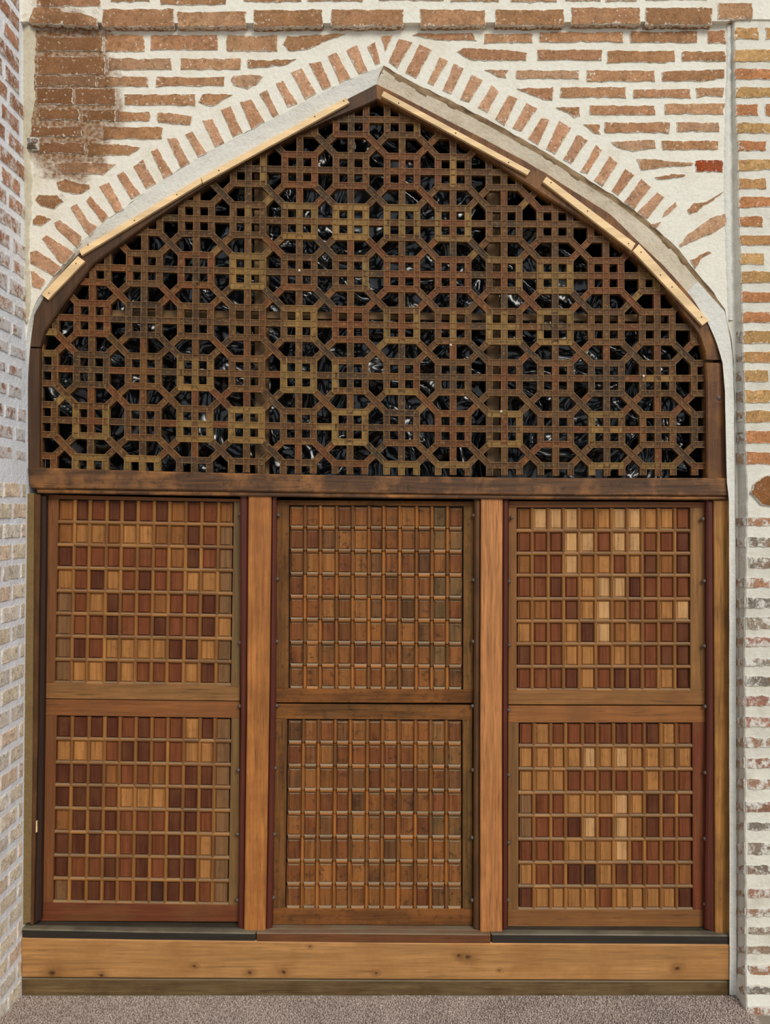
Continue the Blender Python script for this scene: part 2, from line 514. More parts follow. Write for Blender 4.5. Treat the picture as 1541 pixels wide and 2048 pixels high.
pe = resample([(x, y) for x, y in PE], 9)
pb = at_arc(PB, len(pe)-1)
verts, faces = [], []
for k, ((ex, ey), (bx_, by_)) in enumerate(zip(pe, pb)):
    yf = pil_y(ey)
    w = mnoise.noise(Vector((ey*0.045, 3.3, 0)))*2.2
    verts += [tuple(P(bx_, by_, 0.01)), tuple(P(ex+w, ey, yf+0.004)), tuple(P(ex+w+3, ey, yf)), tuple(P(1900, ey, yf))]
for k in range(len(pe)-1):
    for c_ in range(3):
        a = k*4+c_
        faces.append((a+4, a+5, a+1, a))
pil = structure(mesh_obj('wall_right', verts, faces, M['mortar_right']))

# left wall, coming towards the viewer
def WL(py_back, y):
    """Point on the left wall: row py_back read on the plane y = 0, at depth y."""
    b = P(edge_l(py_back), py_back, 0.0)
    return Vector((b.x, y, b.z))
rows = list(range(-260, 2041, 20))
ys = [0.30, 0.0, -0.06, -0.12, -0.18, -0.24, -0.32, -0.5, -0.8]
verts, faces = [], []
for r in rows:
    for y in ys:
        p = WL(r, y)
        w = 0.0 if y > -0.01 else mnoise.noise(Vector((y*7, p.z*5, 1.0)))*0.004
        verts.append((p.x+w, y, p.z))
nx = len(ys)
for i in range(len(rows)-1):
    for j in range(nx-1):
        a = i*nx+j
        faces.append((a, a+1, a+nx+1, a+nx))
wall_left = structure(mesh_obj('wall_left', verts, faces, M['mortar_left']))

# unseen dark box added behind the window to stop sky light leaking through
structure(mesh_obj('light_stop_box', [(-1.7, 0.42, -0.05), (1.7, 0.42, -0.05), (1.7, 0.42, 4.2), (-1.7, 0.42, 4.2),
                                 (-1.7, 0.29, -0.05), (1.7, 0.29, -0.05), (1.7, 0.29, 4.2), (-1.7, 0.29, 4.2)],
                   [(0, 1, 2, 3), (4, 5, 1, 0), (3, 2, 6, 7), (4, 0, 3, 7), (1, 5, 6, 2)], M['light_stop']))
structure(mesh_obj('floor', [(-7, -9, -0.012), (7, -9, -0.012), (7, 0.45, -0.012), (-7, 0.45, -0.012),
                             (-7, -9, -0.2), (7, -9, -0.2), (7, 0.45, -0.2), (-7, 0.45, -0.2)],
                   [(0, 1, 2, 3), (4, 5, 1, 0), (5, 6, 2, 1), (6, 7, 3, 2), (7, 4, 0, 3)], M['stone_floor']))

# ------------------------------------------------------------------ bricks
def brick(pts3, nrm, mat, parent, color, name='brick', proud=0.004, rag=0.0036, seed=None, base=0.006):
    """Ragged brick face: outline pts3 (world, planar), nrm = outward direction."""
    sd = random.random()*90 if seed is None else seed
    n0 = len(pts3)
    c = sum(pts3, Vector())/n0
    # densify the outline and fray it
    ring = []
    for i in range(n0):
        a, b = pts3[i], pts3[(i+1) % n0]
        k = max(1, min(14, int((b-a).length/0.011)))
        for s in range(k):
            ring.append(a.lerp(b, s/k))
    out = []
    for p in ring:
        r = mnoise.noise_vector(Vector((p.x*45+sd, p.y*45, p.z*45)))*rag + mnoise.noise_vector(Vector((p.x*170, p.y*170+sd, p.z*170)))*rag*1.0
        r -= nrm*r.dot(nrm)
        d = (c-p)
        out.append((p+r, d.normalized() if d.length > 1e-6 else d))
    n = len(out)
    v, e = [], []
    for p, d in out:
        v.append(p-nrm*base); e.append(0.3 if base > 0.01 else 1.0)
    for p, d in out:
        v.append(p+nrm*(proud-0.0016)); e.append(1.0)
    for p, d in out:
        h = mnoise.noise(Vector((p.x*30+sd, p.y*30, p.z*30)))*0.0012
        v.append(p+d*min(0.0035, (c-p).length*0.35)+nrm*(proud+h)); e.append(0.25)
    v.append(c+nrm*(proud+0.0006)); e.append(0.0)
    f = []
    for i in range(n):
        j = (i+1) % n
        f.append((i, j, n+j, n+i))
        f.append((n+i, n+j, 2*n+j, 2*n+i))
        f.append((2*n+i, 2*n+j, 3*n))
    # orient outward
    fa = f[2]
    nn = (v[fa[1]]-v[fa[0]]).cross(v[fa[2]]-v[fa[0]])
    if nn.dot(nrm) < 0:
        f = [tuple(reversed(t)) for t in f]
    o = mesh_obj(name, v, f, mat, parent, edge=e)
    o.color = color
    return o

FWD = Vector((0, -1, 0))
TONES = [lin(182, 136, 98), lin(172, 127, 88), lin(188, 144, 106), lin(168, 125, 88), lin(180, 132, 96), lin(190, 150, 116)]
def tone(k=1.0, base=None):
    t = base or random.choice(TONES)
    j = k*random.uniform(0.88, 1.1)
    return (t[0]*j, t[1]*j, t[2]*j, 1)

SC = 3.8525
def rect(x0, y0, x1, y1):
    return [(x0, y0), (x1, y0), (x1, y1), (x0, y1)]
CR = {'A': (40, 0), 'B': (40, 280), 'C': (400, 0), 'D': (750, 0), 'E': (1110, 0), 'F': (1110, 280), 'G': (950, 200)}
def px(cr, poly):
    ox, oy = CR[cr]
    return [(ox+a/SC, oy+b/SC) for a, b in poly]

# cornice course and the course over it, on the projecting surround
CORNICE = [('A', [(72, 150), (110, 60), (310, 60), (330, 88), (500, 110), (600, 150), (600, 203), (350, 192), (80, 182)]),
           ('A', rect(640, 75, 1190, 207)), ('A', rect(1215, 96, 1738, 207)), ('C', rect(412, 78, 945, 207)),
           ('C', rect(1010, 76, 1572, 204)), ('D', rect(350, 80, 852, 200)), ('D', rect(930, 78, 1456, 196)),
           ('E', rect(130, 60, 656, 190)), ('E', rect(700, 62, 1215, 192)), ('E', rect(1258, 26, 1522, 150))]
TOPROW = [('A', rect(130, -60, 620, 48)), ('A', rect(700, -60, 1000, 14)), ('A', rect(1080, -60, 1590, 36)),
          ('C', rect(340, -60, 780, 16)), ('C', rect(830, -60, 1260, 12)), ('D', rect(30, -60, 530, 4)), ('D', rect(580, -60, 960, 12)),
          ('D', rect(1050, -60, 1400, 16)), ('E', rect(80, -60, 350, 10)), ('E', rect(390, -60, 640, 10)), ('E', rect(700, -60, 1180, 2))]
def even(poly):
    """Sub-divide long rectangle edges a little so that courses are not ruler straight."""
    return [jit(p, 1.3, 4.0) for p in poly]
for cr, poly in CORNICE:
    pp = [P(a, b, SUR) for a, b in even(px(cr, poly))]
    brick(pp, FWD, M['brick'], surround, tone(0.86), proud=0.004, base=0.026)
for cr, poly in TOPROW:
    pp = [P(a, b, SUR) for a, b in even(px(cr, poly))]
    brick(pp, FWD, M['brick'], surround, tone(0.92))

LEFT_B = [
 ('A', rect(130, 288, 640, 396)), ('A', rect(655, 270, 962, 398)), ('A', rect(1008, 274, 1530, 386)), ('C', rect(205, 276, 602, 396)),
 ('C', [(645, 340), (672, 285), (900, 270), (1120, 265), (1000, 310), (900, 350), (820, 385), (690, 395)]),
 ('A', rect(135, 440, 655, 576)), ('A', rect(680, 455, 1170, 540)), ('A', rect(1240, 455, 1703, 540)), ('C', [(365, 466), (740, 462), (690, 495), (520, 522), (370, 522)]),
 ('A', rect(125, 588, 585, 664)), ('A', rect(600, 590, 992, 668)), ('A', rect(1048, 596, 1577, 664)),
 ('C', [(245, 620), (262, 590), (400, 570), (487, 590), (455, 640), (370, 692), (260, 656)]),
 ('A', rect(130, 682, 410, 806)), ('A', rect(425, 682, 738, 806)), ('A', rect(808, 730, 1352, 814)),
 ('C', [(-8, 790), (20, 730), (130, 725), (250, 730), (170, 775), (100, 825), (20, 800)]),
 ('A', rect(150, 842, 460, 922)), ('A', rect(480, 850, 735, 936)), ('A', rect(750, 866, 1002, 936)),
 ('A', [(1055, 868), (1200, 874), (1332, 902), (1310, 962), (1180, 958), (1060, 942)]),
 ('A', rect(90, 978, 480, 1052)), ('A', rect(640, 982, 1096, 1074)),
 ('B', rect(150, 22, 500, 106)), ('B', [(512, 28), (760, 34), (930, 58), (852, 118), (520, 124)]),
 ('B', [(270, 190), (400, 170), (600, 178), (745, 186), (690, 230), (640, 266), (330, 260)]),
 ('B', [(280, 330), (350, 305), (540, 345), (547, 375), (480, 412), (400, 415), (300, 385)]),
 ('B', [(120, 460), (150, 425), (290, 430), (336, 480), (270, 530), (160, 512)]),
 ('B', [(95, 620), (130, 580), (200, 586), (242, 612), (170, 662), (100, 650)])]
VOUS = [
 ('B', [(80, 866), (130, 850), (250, 926), (325, 985), (262, 1050), (80, 950)]), ('B', [(170, 760), (210, 735), (400, 850), (422, 870), (350, 955), (310, 950)]),
 ('B', [(265, 640), (310, 615), (480, 745), (472, 800), (440, 830), (280, 680)]), ('B', [(390, 520), (440, 490), (545, 640), (598, 668), (540, 740), (500, 700)]),
 ('B', [(510, 470), (545, 435), (690, 592), (640, 640)]), ('B', [(610, 355), (690, 325), (800, 535), (740, 565)]),
 ('B', [(745, 270), (802, 240), (930, 420), (860, 460)]), ('B', [(875, 205), (950, 150), (1050, 335), (975, 380)]),
 ('B', [(1010, 90), (1062, 65), (1180, 262), (1110, 300)]), ('B', [(1135, -10), (1210, -12), (1312, 180), (1240, 215)]),
 ('A', [(1275, 1035), (1330, 1010), (1440, 1180), (1375, 1210)]), ('B', [(84, 1010), (112, 1010), (202, 1085), (166, 1150), (92, 1130)]),
 ('C', [(20, 928), (100, 920), (190, 1100), (120, 1140)]), ('C', [(165, 850), (236, 815), (330, 1020), (255, 1060)]), ('C', [(310, 788), (400, 765), (500, 940), (400, 1000)]),
 ('C', [(460, 722), (516, 695), (610, 885), (565, 905)]), ('C', [(585, 642), (640, 620), (755, 800), (680, 832)]), ('C', [(705, 562), (785, 525), (900, 720), (815, 770)]),
 ('C', [(840, 492), (935, 475), (1015, 665), (950, 695)]), ('C', [(985, 430), (1052, 405), (1165, 600), (1080, 645)]), ('C', [(1130, 388), (1210, 345), (1295, 550), (1225, 575)]),
 ('C', [(1290, 360), (1350, 325), (1395, 488), (1355, 503)]), ('C', [(1395, 282), (1490, 270), (1432, 400)]),
 ('D', [(185, 300), (290, 325), (175, 530), (105, 482)]), ('D', [(345, 340), (440, 385), (320, 605), (235, 560)]), ('D', [(500, 440), (566, 470), (455, 660), (405, 640)]),
 ('D', [(610, 490), (686, 530), (590, 730), (525, 700)]), ('D', [(745, 575), (832, 620), (730, 790), (655, 770)]), ('D', [(905, 652), (955, 710), (870, 870), (795, 830)]),
 ('D', [(1030, 730), (1102, 760), (1000, 970), (930, 920)]), ('D', [(1170, 795), (1252, 835), (1130, 1015), (1060, 990)]), ('D', [(1285, 908), (1352, 920), (1260, 1120), (1180, 1070)]),
 ('D', [(1420, 930), (1515, 985), (1390, 1190), (1320, 1150)]),
 ('G', [(790, 265), (870, 310), (745, 495), (680, 460)]), ('G', [(935, 345), (982, 385), (870, 570), (815, 555)]), ('G', [(1040, 430), (1106, 485), (985, 670), (920, 620)]),
 ('G', [(1160, 530), (1230, 580), (1105, 740), (1055, 700)]), ('G', [(1285, 610), (1357, 670), (1230, 845), (1150, 785)]), ('G', [(1405, 710), (1465, 745), (1330, 920), (1250, 870)]),
 ('F', [(930, 478), (943, 510), (880, 570), (830, 600), (850, 550)]), ('F', [(735, 650), (822, 630), (790, 675), (760, 677)])]
RIGHT_B = [
 ('D', [(290, 266), (520, 260), (760, 260), (780, 310), (500, 312), (430, 300)]), ('D', rect(845, 262, 1216, 332)), ('E', rect(-115, 250, 526, 326)), ('E', rect(580, 245, 1096, 330)), ('E', rect(1175, 240, 1316, 336)),
 ('D', [(635, 395), (680, 375), (980, 385), (1176, 410), (1170, 466), (760, 466), (680, 430)]), ('E', rect(-135, 386, 360, 468)), ('E', rect(405, 395, 925, 482)), ('E', rect(980, 400, 1316, 476)),
 ('D', [(850, 543), (1030, 540), (1005, 606), (930, 590)]), ('E', rect(-295, 545, 190, 606)), ('E', rect(245, 545, 772, 630)), ('E', [(825, 550), (1310, 540), (1308, 600), (1130, 630), (825, 625)]),
 ('D', [(1090, 680), (1375, 680), (1370, 776), (1300, 770), (1190, 725)]), ('E', rect(45, 675, 550, 755)), ('E', rect(605, 690, 1046, 756)), ('E', rect(1090, 680, 1302, 746)),
 ('E', [(0, 825), (196, 825), (190, 895), (150, 905)]), ('E', rect(270, 815, 776, 886)), ('E', rect(845, 800, 1306, 880)),
 ('E', [(220, 960), (350, 960), (346, 1040), (310, 1030)]), ('E', rect(385, 945, 886, 1025)), ('E', rect(940, 945, 1266, 1016)),
 ('E', [(430, 1095), (600, 1084), (776, 1080), (776, 1150), (600, 1166), (480, 1140)]), ('E', rect(830, 1085, 1260, 1156)),
 ('F', [(635, 150), (820, 152), (940, 176), (1070, 178), (1060, 195), (840, 215), (665, 232)]), ('F', [(770, 290), (900, 265), (1010, 265), (1000, 285), (790, 315)]),
 ('F', [(1020, 540), (1070, 490), (1190, 480), (1300, 405), (1210, 472), (1130, 522), (1045, 577)]),
 ('F', [(955, 810), (1020, 740), (1200, 600), (1330, 560), (1332, 640), (1200, 730), (1080, 770), (970, 832)]),
 ('F', [(1050, 930), (1190, 850), (1212, 870), (1120, 905), (1080, 990)])]
for cr, poly in LEFT_B:
    pp = [P(a, b, 0) for a, b in even(px(cr, poly))]
    brick(pp, FWD, M['brick'], wall, tone(0.92 if pp[0].x < -0.95 else 0.95))
for cr, poly in VOUS:
    pp = [P(a, b, 0) for a, b in px(cr, poly)]
    brick(pp, FWD, M['brick'], wall, tone(1.0, random.choice([lin(192, 146, 112), lin(188, 140, 105), lin(196, 151, 117)])), rag=0.0016)
for cr, poly in RIGHT_B:
    pp = [P(a, b, 0) for a, b in even(px(cr, poly))]
    brick(pp, FWD, M['brick'], wall, tone(0.95))
brick([P(a, b, 0) for a, b in px('F', rect(1085, 155, 1296, 245))], FWD, M['brick'], wall, lin(150, 66, 34))
brick([P(a, b, 0) for a, b in px('A', rect(55, 1072, 146, 1166))], FWD, M['brick_soot'], wall, lin(80, 74, 62), name='stone', proud=0.012)

# plaster fillets in the two corners of the panel
def fillet(pts_l, pts_r, y0, y1, mat, name, parent):
    n = min(len(pts_l), len(pts_r))
    verts, faces = [], []
    for k in range(n):
        a = jit(pts_l[k], 2.0, 9.0)
        b = jit(pts_r[k], 3.6, 2.0)
        b = (b[0]+mnoise.noise(Vector((b[1]*0.31, 5.5, 0)))*1.6, b[1])
        m = ((a[0]+b[0])/2, (a[1]+b[1])/2)
        verts += [tuple(P(a[0], a[1], y1)), tuple(P(m[0], m[1], y0+mnoise.noise(Vector((m[1]*0.05, 1, 1)))*0.003)), tuple(P(b[0], b[1], y1))]
    for k in range(n-1):
        for c_ in range(2):
            a = k*3+c_
            faces.append((a+3, a+4, a+1, a))
    o = mesh_obj(name, verts, faces, mat, parent, smooth=True)
    o['kind'] = 'structure'
    return o
fillet(at_arc([(44, 40), (44, 300), (46, 420), (50, 640)], 90), at_arc([(70, 44), (74, 90), (70, 130), (72, 200), (64, 240), (60, 300), (66, 360), (64, 430), (58, 520), (64, 600), (56, 650)], 90),
       -0.014, 0.002, M['cream'], 'corner_fillet', wall)
fillet(at_arc([(1452, 56), (1452, 160), (1448, 260), (1446, 380), (1450, 500), (1456, 640)], 90), at_arc([(1466, 48), (1466, 200), (1468, 420), (1470, 640)], 90),
       -0.010, 0.002, M['fresh'], 'corner_fillet', wall)

# right pilaster bricks (front face), the course heights read off the photograph
PIL = [(56, 79), (100, 124), (138, 160), (175, 195), (209, 232), (246, 267), (282, 303), (319, 341), (357, 378), (393, 414), (433, 454), (471, 491), (507, 529),
       (543, 566), (584, 605), (624, 646), (662, 688), (704, 725), (740, 764), (780, 806), (821, 845), (862, 887), (904, 929),
       (1034, 1052), (1074, 1094), (1115, 1137), (1156, 1175), (1195, 1216), (1234, 1258), (1274, 1293), (1316, 1331), (1352, 1372), (1392, 1411), (1433, 1454), (1475, 1495),
       (1516, 1536), (1557, 1578), (1602, 1624), (1644, 1660), (1685, 1709), (1730, 1747), (1777, 1794), (1816, 1832), (1853, 1868), (1891, 1907), (1931, 1952), (1971, 1990), (2014, 2030)]
JOINT = {56: 1518, 209: 1517, 282: 1533, 357: 1533, 433: 1526, 507: 1528, 740: 1538}
for y0, y1 in PIL:
    yf = pil_y((y0+y1)/2)
    x0 = edge_r((y0+y1)/2)+1
    if y0 > 1030:
        x0 += random.choice([1, 6, 2])
        mt, tn = M['brick_soot'], tone(0.9, random.choice([lin(176, 140, 114), lin(138, 128, 114), lin(180, 134, 104), lin(160, 142, 122), lin(172, 124, 104)]))
    else:
        mt, tn = M['brick'], tone(1.0, random.choice([lin(186, 142, 92), lin(178, 140, 90), lin(184, 126, 84), lin(190, 150, 98)]))
    xe = JOINT.get(y0, 1600)
    brick([P(a, b, yf) for a, b in even(rect(x0, y0, xe, y1))], FWD, mt, pil, tn)
    if xe < 1600:
        brick([P(a, b, yf) for a, b in even(rect(xe+15, y0, 1640, y1))], FWD, mt, pil, tn)
    # end of the brick on the pilaster's inner side
    if y0 > 600 and y0 != 1115:
        bx0, bx1 = 1472.5, edge_r((y0+y1)/2)
        a, b_ = P(bx0+1, y0+2, -0.002), P(bx1, y0, yf+0.003)
        c_, d_ = P(bx1, y1, yf+0.004), P(bx0+1, y1-1, -0.002)
        nr = (b_-a).cross(d_-a).normalized()
        if nr.x > 0:
            nr = -nr
        brick([a, b_, c_, d_], nr, M['brick_soot'], pil, tone(1.0, lin(176, 150, 122)), proud=0.002, rag=0.0015)
yf = pil_y(980)
brick([P(a, b, yf) for a, b in [(1501, 985), (1506, 970), (1522, 956), (1541, 947), (1580, 940), (1600, 1012), (1540, 1012), (1520, 1008), (1512, 996)]], FWD, M['brick'], pil, lin(136, 90, 52), proud=0.010)

# left wall bricks
RIGHTW = Vector((1, 0, 0))
def left_brick(r0, r1, ya, yb, mat, tn):
    pts = [WL(r0, ya), WL(r0, yb), WL(r1, yb), WL(r1, ya)]
    brick(pts, RIGHTW, mat, wall_left, tn, proud=0.003, rag=0.0024)
k = 0
r = 968.0
while r < 1990:
    h = 27+random.uniform(-1.5, 1.5)
    r0, r1 = r, r+h
    yb = -0.004
    first = -0.036 if k % 2 == 0 else -0.104
    y = yb
    e_ = first
    while y > -0.42:
        t = random.choice([lin(242, 228, 202), lin(238, 222, 194), lin(238, 214, 186), lin(234, 224, 206)])
        left_brick(r0, r1, y, max(e_, -0.45), M['brick_pale'], tone(1.0, t))
        y = e_-0.016
        e_ = y-random.uniform(0.118, 0.128)
    r += 39.6
    k += 1
r = -150.0
while r < 935:
    h = random.uniform(25, 29)
    y = random.choice([-0.006, -0.012, -0.04])
    while y > -0.42:
        L = random.uniform(0.06, 0.12) if r > 600 else random.uniform(0.09, 0.2)
        t = random.choice([lin(178, 132, 104), lin(168, 124, 98), lin(188, 140, 112)])
        sh = random.uniform(2, 6) if r > 600 else 0.0
        left_brick(r+sh, r+h-sh*0.5, y, y-L, M['brick_left'], tone(1.0, t))
        y -= L+random.uniform(0.016, 0.03)
    r += 40.3

# arch reveal: old plaster between the brick arch and the timber frame
YA = 0.016            # front of the arch timber
def strip(f, b, yf, yb, mat, name, wob=0.003, nr=4):
    n = len(f)-1
    verts, faces = [], []
    yfn = yf if callable(yf) else (lambda k: yf)
    ybn = yb if callable(yb) else (lambda k: yb)
    for k in range(n+1):
        p0, p1 = P(f[k][0], f[k][1], yfn(k)), P(b[k][0], b[k][1], ybn(k))
        for j in range(nr+1):
            t = j/nr
            p = p0.lerp(p1, t)
            w = mnoise.noise_vector(p*16)*wob*(0.3+math.sin(t*PI))
            verts.append(tuple(p+w))
    for k in range(n):
        for j in range(nr):
            a = k*(nr+1)+j
            faces.append((a, a+1, a+nr+2, a+nr+1))
    o = mesh_obj(name, verts, faces, mat, wall, smooth=True)
    o['kind'] = 'structure'
    return o
NL = 110
fl = at_arc([(768, 131)]+FRONT_L[1:]+[(50, 990)], NL)
ol = at_arc([(p[0]+3, p[1]+3) for p in OUT_L]+[(57, 990)], NL)
# pair the two curves by horizontal position so that the band does not shear
def pair(c, other):
    out = []
    for p in c:
        best = min(other, key=lambda q: (q[0]-p[0])**2+(q[1]-p[1])**2)
        out.append(best)
    return out
ol2 = [(753, 168)]+pair(fl[1:], resample([(p[0]+2, p[1]+3) for p in OUT_L]+[(57, 990)], 2))
strip(fl, ol2, 0.0, YA+0.004, M['fresh'], 'arch_reveal')
fr = at_arc([(768, 139)]+[(p[0]-5, p[1]+9) for p in FRONT_R[1:12]]+[(p[0]-1, p[1]+1) for p in FRONT_R[12:-1]]+[(1474, 1990)], NL)
orr = [(753, 168)]+pair(fr[1:], resample([(p[0]-2, p[1]+3) for p in OUT_R]+[(1459, 1000), (1460, 1990)], 2))
kc = next(i for i, p in enumerate(fr) if p[1] > 560)
strip(fr[:kc+1], orr[:kc+1], 0.004, YA+0.004, M['reveal'], 'arch_reveal', 0.005)
sm_ = lambda k: min(1.0, k/14.0)
strip(fr[kc:], orr[kc:], lambda k: 0.004-0.016*sm_(k), lambda k: YA+0.004-(YA+0.012)*sm_(k), M['fresh'], 'arch_reveal', 0.003)
# crumbled bed between the brick arch and the plaster on the right
fc = at_arc([(p[0], p[1]) for p in FRONT_R[:14]], 150)
bc = [(p[0]-6-3*mnoise.noise(Vector((p[0]*0.06, p[1]*0.06, 0))), p[1]+12+4*mnoise.noise(Vector((p[0]*0.09, p[1]*0.09, 4)))) for p in fc]
strip(fc, bc, 0.0005, 0.007, M['crumble'], 'mortar_bed', 0.009)

# olive plaster strip along the left jamb
o = slab('plaster_strip', [(48, 988), (67, 986), (66, 1200), (64, 1500), (60, 1846), (43, 1850), (44, 1500), (47, 1300)], 0.012, 0.10, M['olive'], wall, 0.004)
o['kind'] = 'structure'

# ------------------------------------------------------------------ timber window frame
YP = 0.020      # front of the posts
frame = thing('timber_frame', 'brown timber frame with lintel, two posts and sill holding six tiled sashes', 'window frame', P(755, 1990, 0.02))
xs = [55, 200, 380, 560, 740, 920, 1100, 1280, 1458]
top = [(x, 951+bow(x)) for x in xs]
slab('lintel', top+[(1462, 992), (1100, 991), (740, 987), (380, 982), (60, 977)], 0.002, 0.085, M['lintel'], frame, 0.005)
slab('lintel_moulding', [(72, 977), (380, 981.5), (740, 986.5), (1100, 990.5), (1458, 992), (1458, 1000), (1100, 999), (740, 996), (380, 991), (74, 986)], 0.010, 0.085, M['lintel'], frame, 0.004)
def beaded(name, quad, beads, mat):
    post = slab(name, quad, YP, 0.16, mat, frame, 0.003)
    for bq, bm in beads:
        slab('bead', bq, YP+0.009, 0.15, bm, post, 0.006)
    return post
beaded('mullion', [(497, 987), (543, 988), (538, 1430), (531, 1864), (488, 1863), (494, 1430)],
       [([(480, 987), (496.5, 987), (493.5, 1430), (487.5, 1863), (476, 1856), (481, 1430)], M['mahogany']),
        ([(543.5, 989), (553, 991), (551, 1430), (544, 1858), (531.5, 1864), (538.5, 1430)], M['mahogany'])], M['honey_v'])
M['honey_pale'] = wood('pale_honey_wood', lin(184, 122, 70), 'z', stain=lin(138, 78, 36), stain_amt=0.4)
beaded('mullion', [(963, 996), (1006, 996), (1004.5, 1430), (1005, 1865), (961, 1865), (961, 1430)],
       [([(950, 998), (962.5, 997), (960.5, 1430), (960.5, 1865), (948, 1858), (949, 1430)], M['old_bead']),
        ([(1006.5, 997), (1018, 998), (1016, 1430), (1015.5, 1858), (1005.5, 1865), (1005, 1430)], M['mahogany'])], M['honey_pale'])
beaded('jamb', [(1429, 1000), (1462, 1000), (1460, 1060), (1463, 1150), (1460, 1250), (1465, 1360), (1461, 1500), (1463, 1700), (1463, 1868), (1432, 1868), (1431, 1430)],
       [([(1415, 1000), (1428.5, 1000), (1430.5, 1430), (1431.5, 1867), (1412, 1860), (1416.5, 1430)], M['mahogany'])], M['jamb'])
beaded('jamb', [(68, 988), (80, 988), (75, 1430), (70, 1700), (66, 1850), (59, 1850), (62, 1660), (66, 1430)],
       [([(80.5, 988), (91, 991), (86, 1430), (80, 1842), (66.5, 1852), (70.5, 1700), (75.5, 1430)], M['gap_dark'])], M['old_bead'])  # slab coloured dark to paint the shade of the recess beside the sash
# sill: sloping dusty ledges, then three front pieces
def ledge(xl0, xl1, xr1, xr0, yb_px, yf_px):
    ybk, yfr = 0.090, 0.046
    a, b = P(xl0, yb_px[0], ybk), P(xr0, yb_px[1], ybk)
    c_, d_ = P(xr1, yf_px[1], yfr), P(xl1, yf_px[0], yfr)
    dn = Vector((0, 0, -0.022))
    v = [a, b, c_, d_, a+dn*2.2, b+dn*2.2, c_+dn, d_+dn]
    mesh_obj('sill_ledge', v, [(3, 2, 1, 0), (7, 6, 2, 3), (4, 7, 3, 0), (6, 5, 1, 2), (4, 5, 6, 7)], M['ledge'], frame)
ledge(84, 74, 485, 478, (1841, 1846), (1851, 1856))
ledge(550, 540, 955, 946, (1847, 1850), (1857, 1860))
ledge(1022, 1012, 1424, 1412, (1850, 1852), (1859, 1862))
slab('sill_moulding', [(66, 1851), (486, 1857), (486, 1868), (62, 1862)], 0.026, 0.15, M['dark_moulding'], frame, 0.005)
slab('sill_moulding', [(536, 1858), (956, 1861), (956, 1871), (534, 1868)], 0.026, 0.15, M['brown_sill'], frame, 0.005)
slab('sill_moulding', [(1010, 1860), (1428, 1863), (1430, 1873), (1008, 1870)], 0.026, 0.15, M['dark_moulding'], frame, 0.005)
slab('sill', [(43, 1858), (280, 1863), (512, 1866), (512, 1886), (280, 1884), (90, 1880), (44, 1877)], 0.001, 0.15, M['black_sill'], frame, 0.004)
slab('sill', [(513, 1866), (740, 1867), (982, 1869), (982, 1891), (513, 1888)], 0.000, 0.15, M['brown_sill'], frame, 0.003)
slab('sill', [(983, 1868), (1220, 1869), (1462, 1871), (1462, 1892), (983, 1892)], 0.001, 0.15, M['black_sill'], frame, 0.004)
slab('threshold_board', [(41, 1876), (300, 1880), (755, 1885), (1462, 1889), (1463, 1962), (755, 1960), (42, 1956)], -0.003, 0.13, M['threshold'], frame, 0.005)
slab('plinth_board', [(43, 1957), (755, 1961), (1463, 1963), (1460, 2004), (755, 2004), (44, 2004)], 0.003, 0.13, M['board_dark'], frame, 0.003)

slab('splinter', [(69, 1644), (74, 1641), (74, 1664), (68, 1669)], YP+0.004, YP+0.03, M['lath'], frame, 0.001)

# round iron studs along the beads
def blob(name, c, r, mat, parent, sy=0.7, seg=8, rings=4):
    v, f = [], []
    for i in range(rings+1):
        a = PI/2*i/rings
        for k in range(seg):
            t = 2*PI*k/seg
            v.append((c.x+r*math.cos(t)*math.cos(a), c.y-r*sy*math.sin(a), c.z+r*math.sin(t)*math.cos(a)))
    for i in range(rings):
        for k in range(seg):
            f.append((i*seg+k, i*seg+(k+1) % seg, (i+1)*seg+(k+1) % seg, (i+1)*seg+k))
    return mesh_obj(name, v, f, mat, parent, smooth=True)
STUDS = [(90, 1027), (86, 1145), (85, 1275), (84, 1402), (82, 1533), (79, 1660), (78, 1795), (481, 1028), (483, 1158), (481, 1285), (480, 1412), (477, 1540), (476, 1668), (475, 1800),
         (557, 1030), (555, 1158), (554, 1283), (554, 1411), (551, 1536), (549, 1668), (547, 1795), (948, 1031), (948, 1160), (947, 1283), (946, 1412), (946, 1540), (945, 1675), (945, 1800),
         (1024, 1035), (1019, 1163), (1019, 1290), (1018, 1420), (1018, 1550), (1018, 1685), (1017, 1800), (1406, 1038), (1409, 1162), (1409, 1292), (1411, 1413), (1411, 1545), (1411, 1677), (1411, 1808)]
for x, y in STUDS:
    blob('stud', P(x, y, 0.044), 0.0080, M['iron'], frame, sy=1.0)

# ------------------------------------------------------------------ tiled sashes
def unit_mesh(name, verts, faces, mat, edge=None):
    me = bpy.data.meshes.new(name)
    me.from_pydata(verts, [], faces)
    if edge:
        a = me.attributes.new('edge', 'FLOAT', 'POINT')
        a.data.foreach_set('value', edge)
    me.materials.append(mat)
    return me
def tile_mesh(name, mat):
    v = [(-.36, 0, -.40), (.36, 0, -.40), (.36, 0, .40), (-.36, 0, .40),
         (-.42, .32, -.45), (.42, .32, -.45), (.42, .32, .45), (-.42, .32, .45),
         (-.5, .36, -.5), (.5, .36, -.5), (.5, .36, .5), (-.5, .36, .5), (-.5, 1, -.5), (.5, 1, -.5), (.5, 1, .5), (-.5, 1, .5)]
    f = [(0, 1, 2, 3)]
    for b0 in (0, 4, 8):
        for i in range(4):
            j = (i+1) % 4
            f.append((b0+4+i, b0+4+j, b0+j, b0+i))
    return unit_mesh(name, v, f, mat)
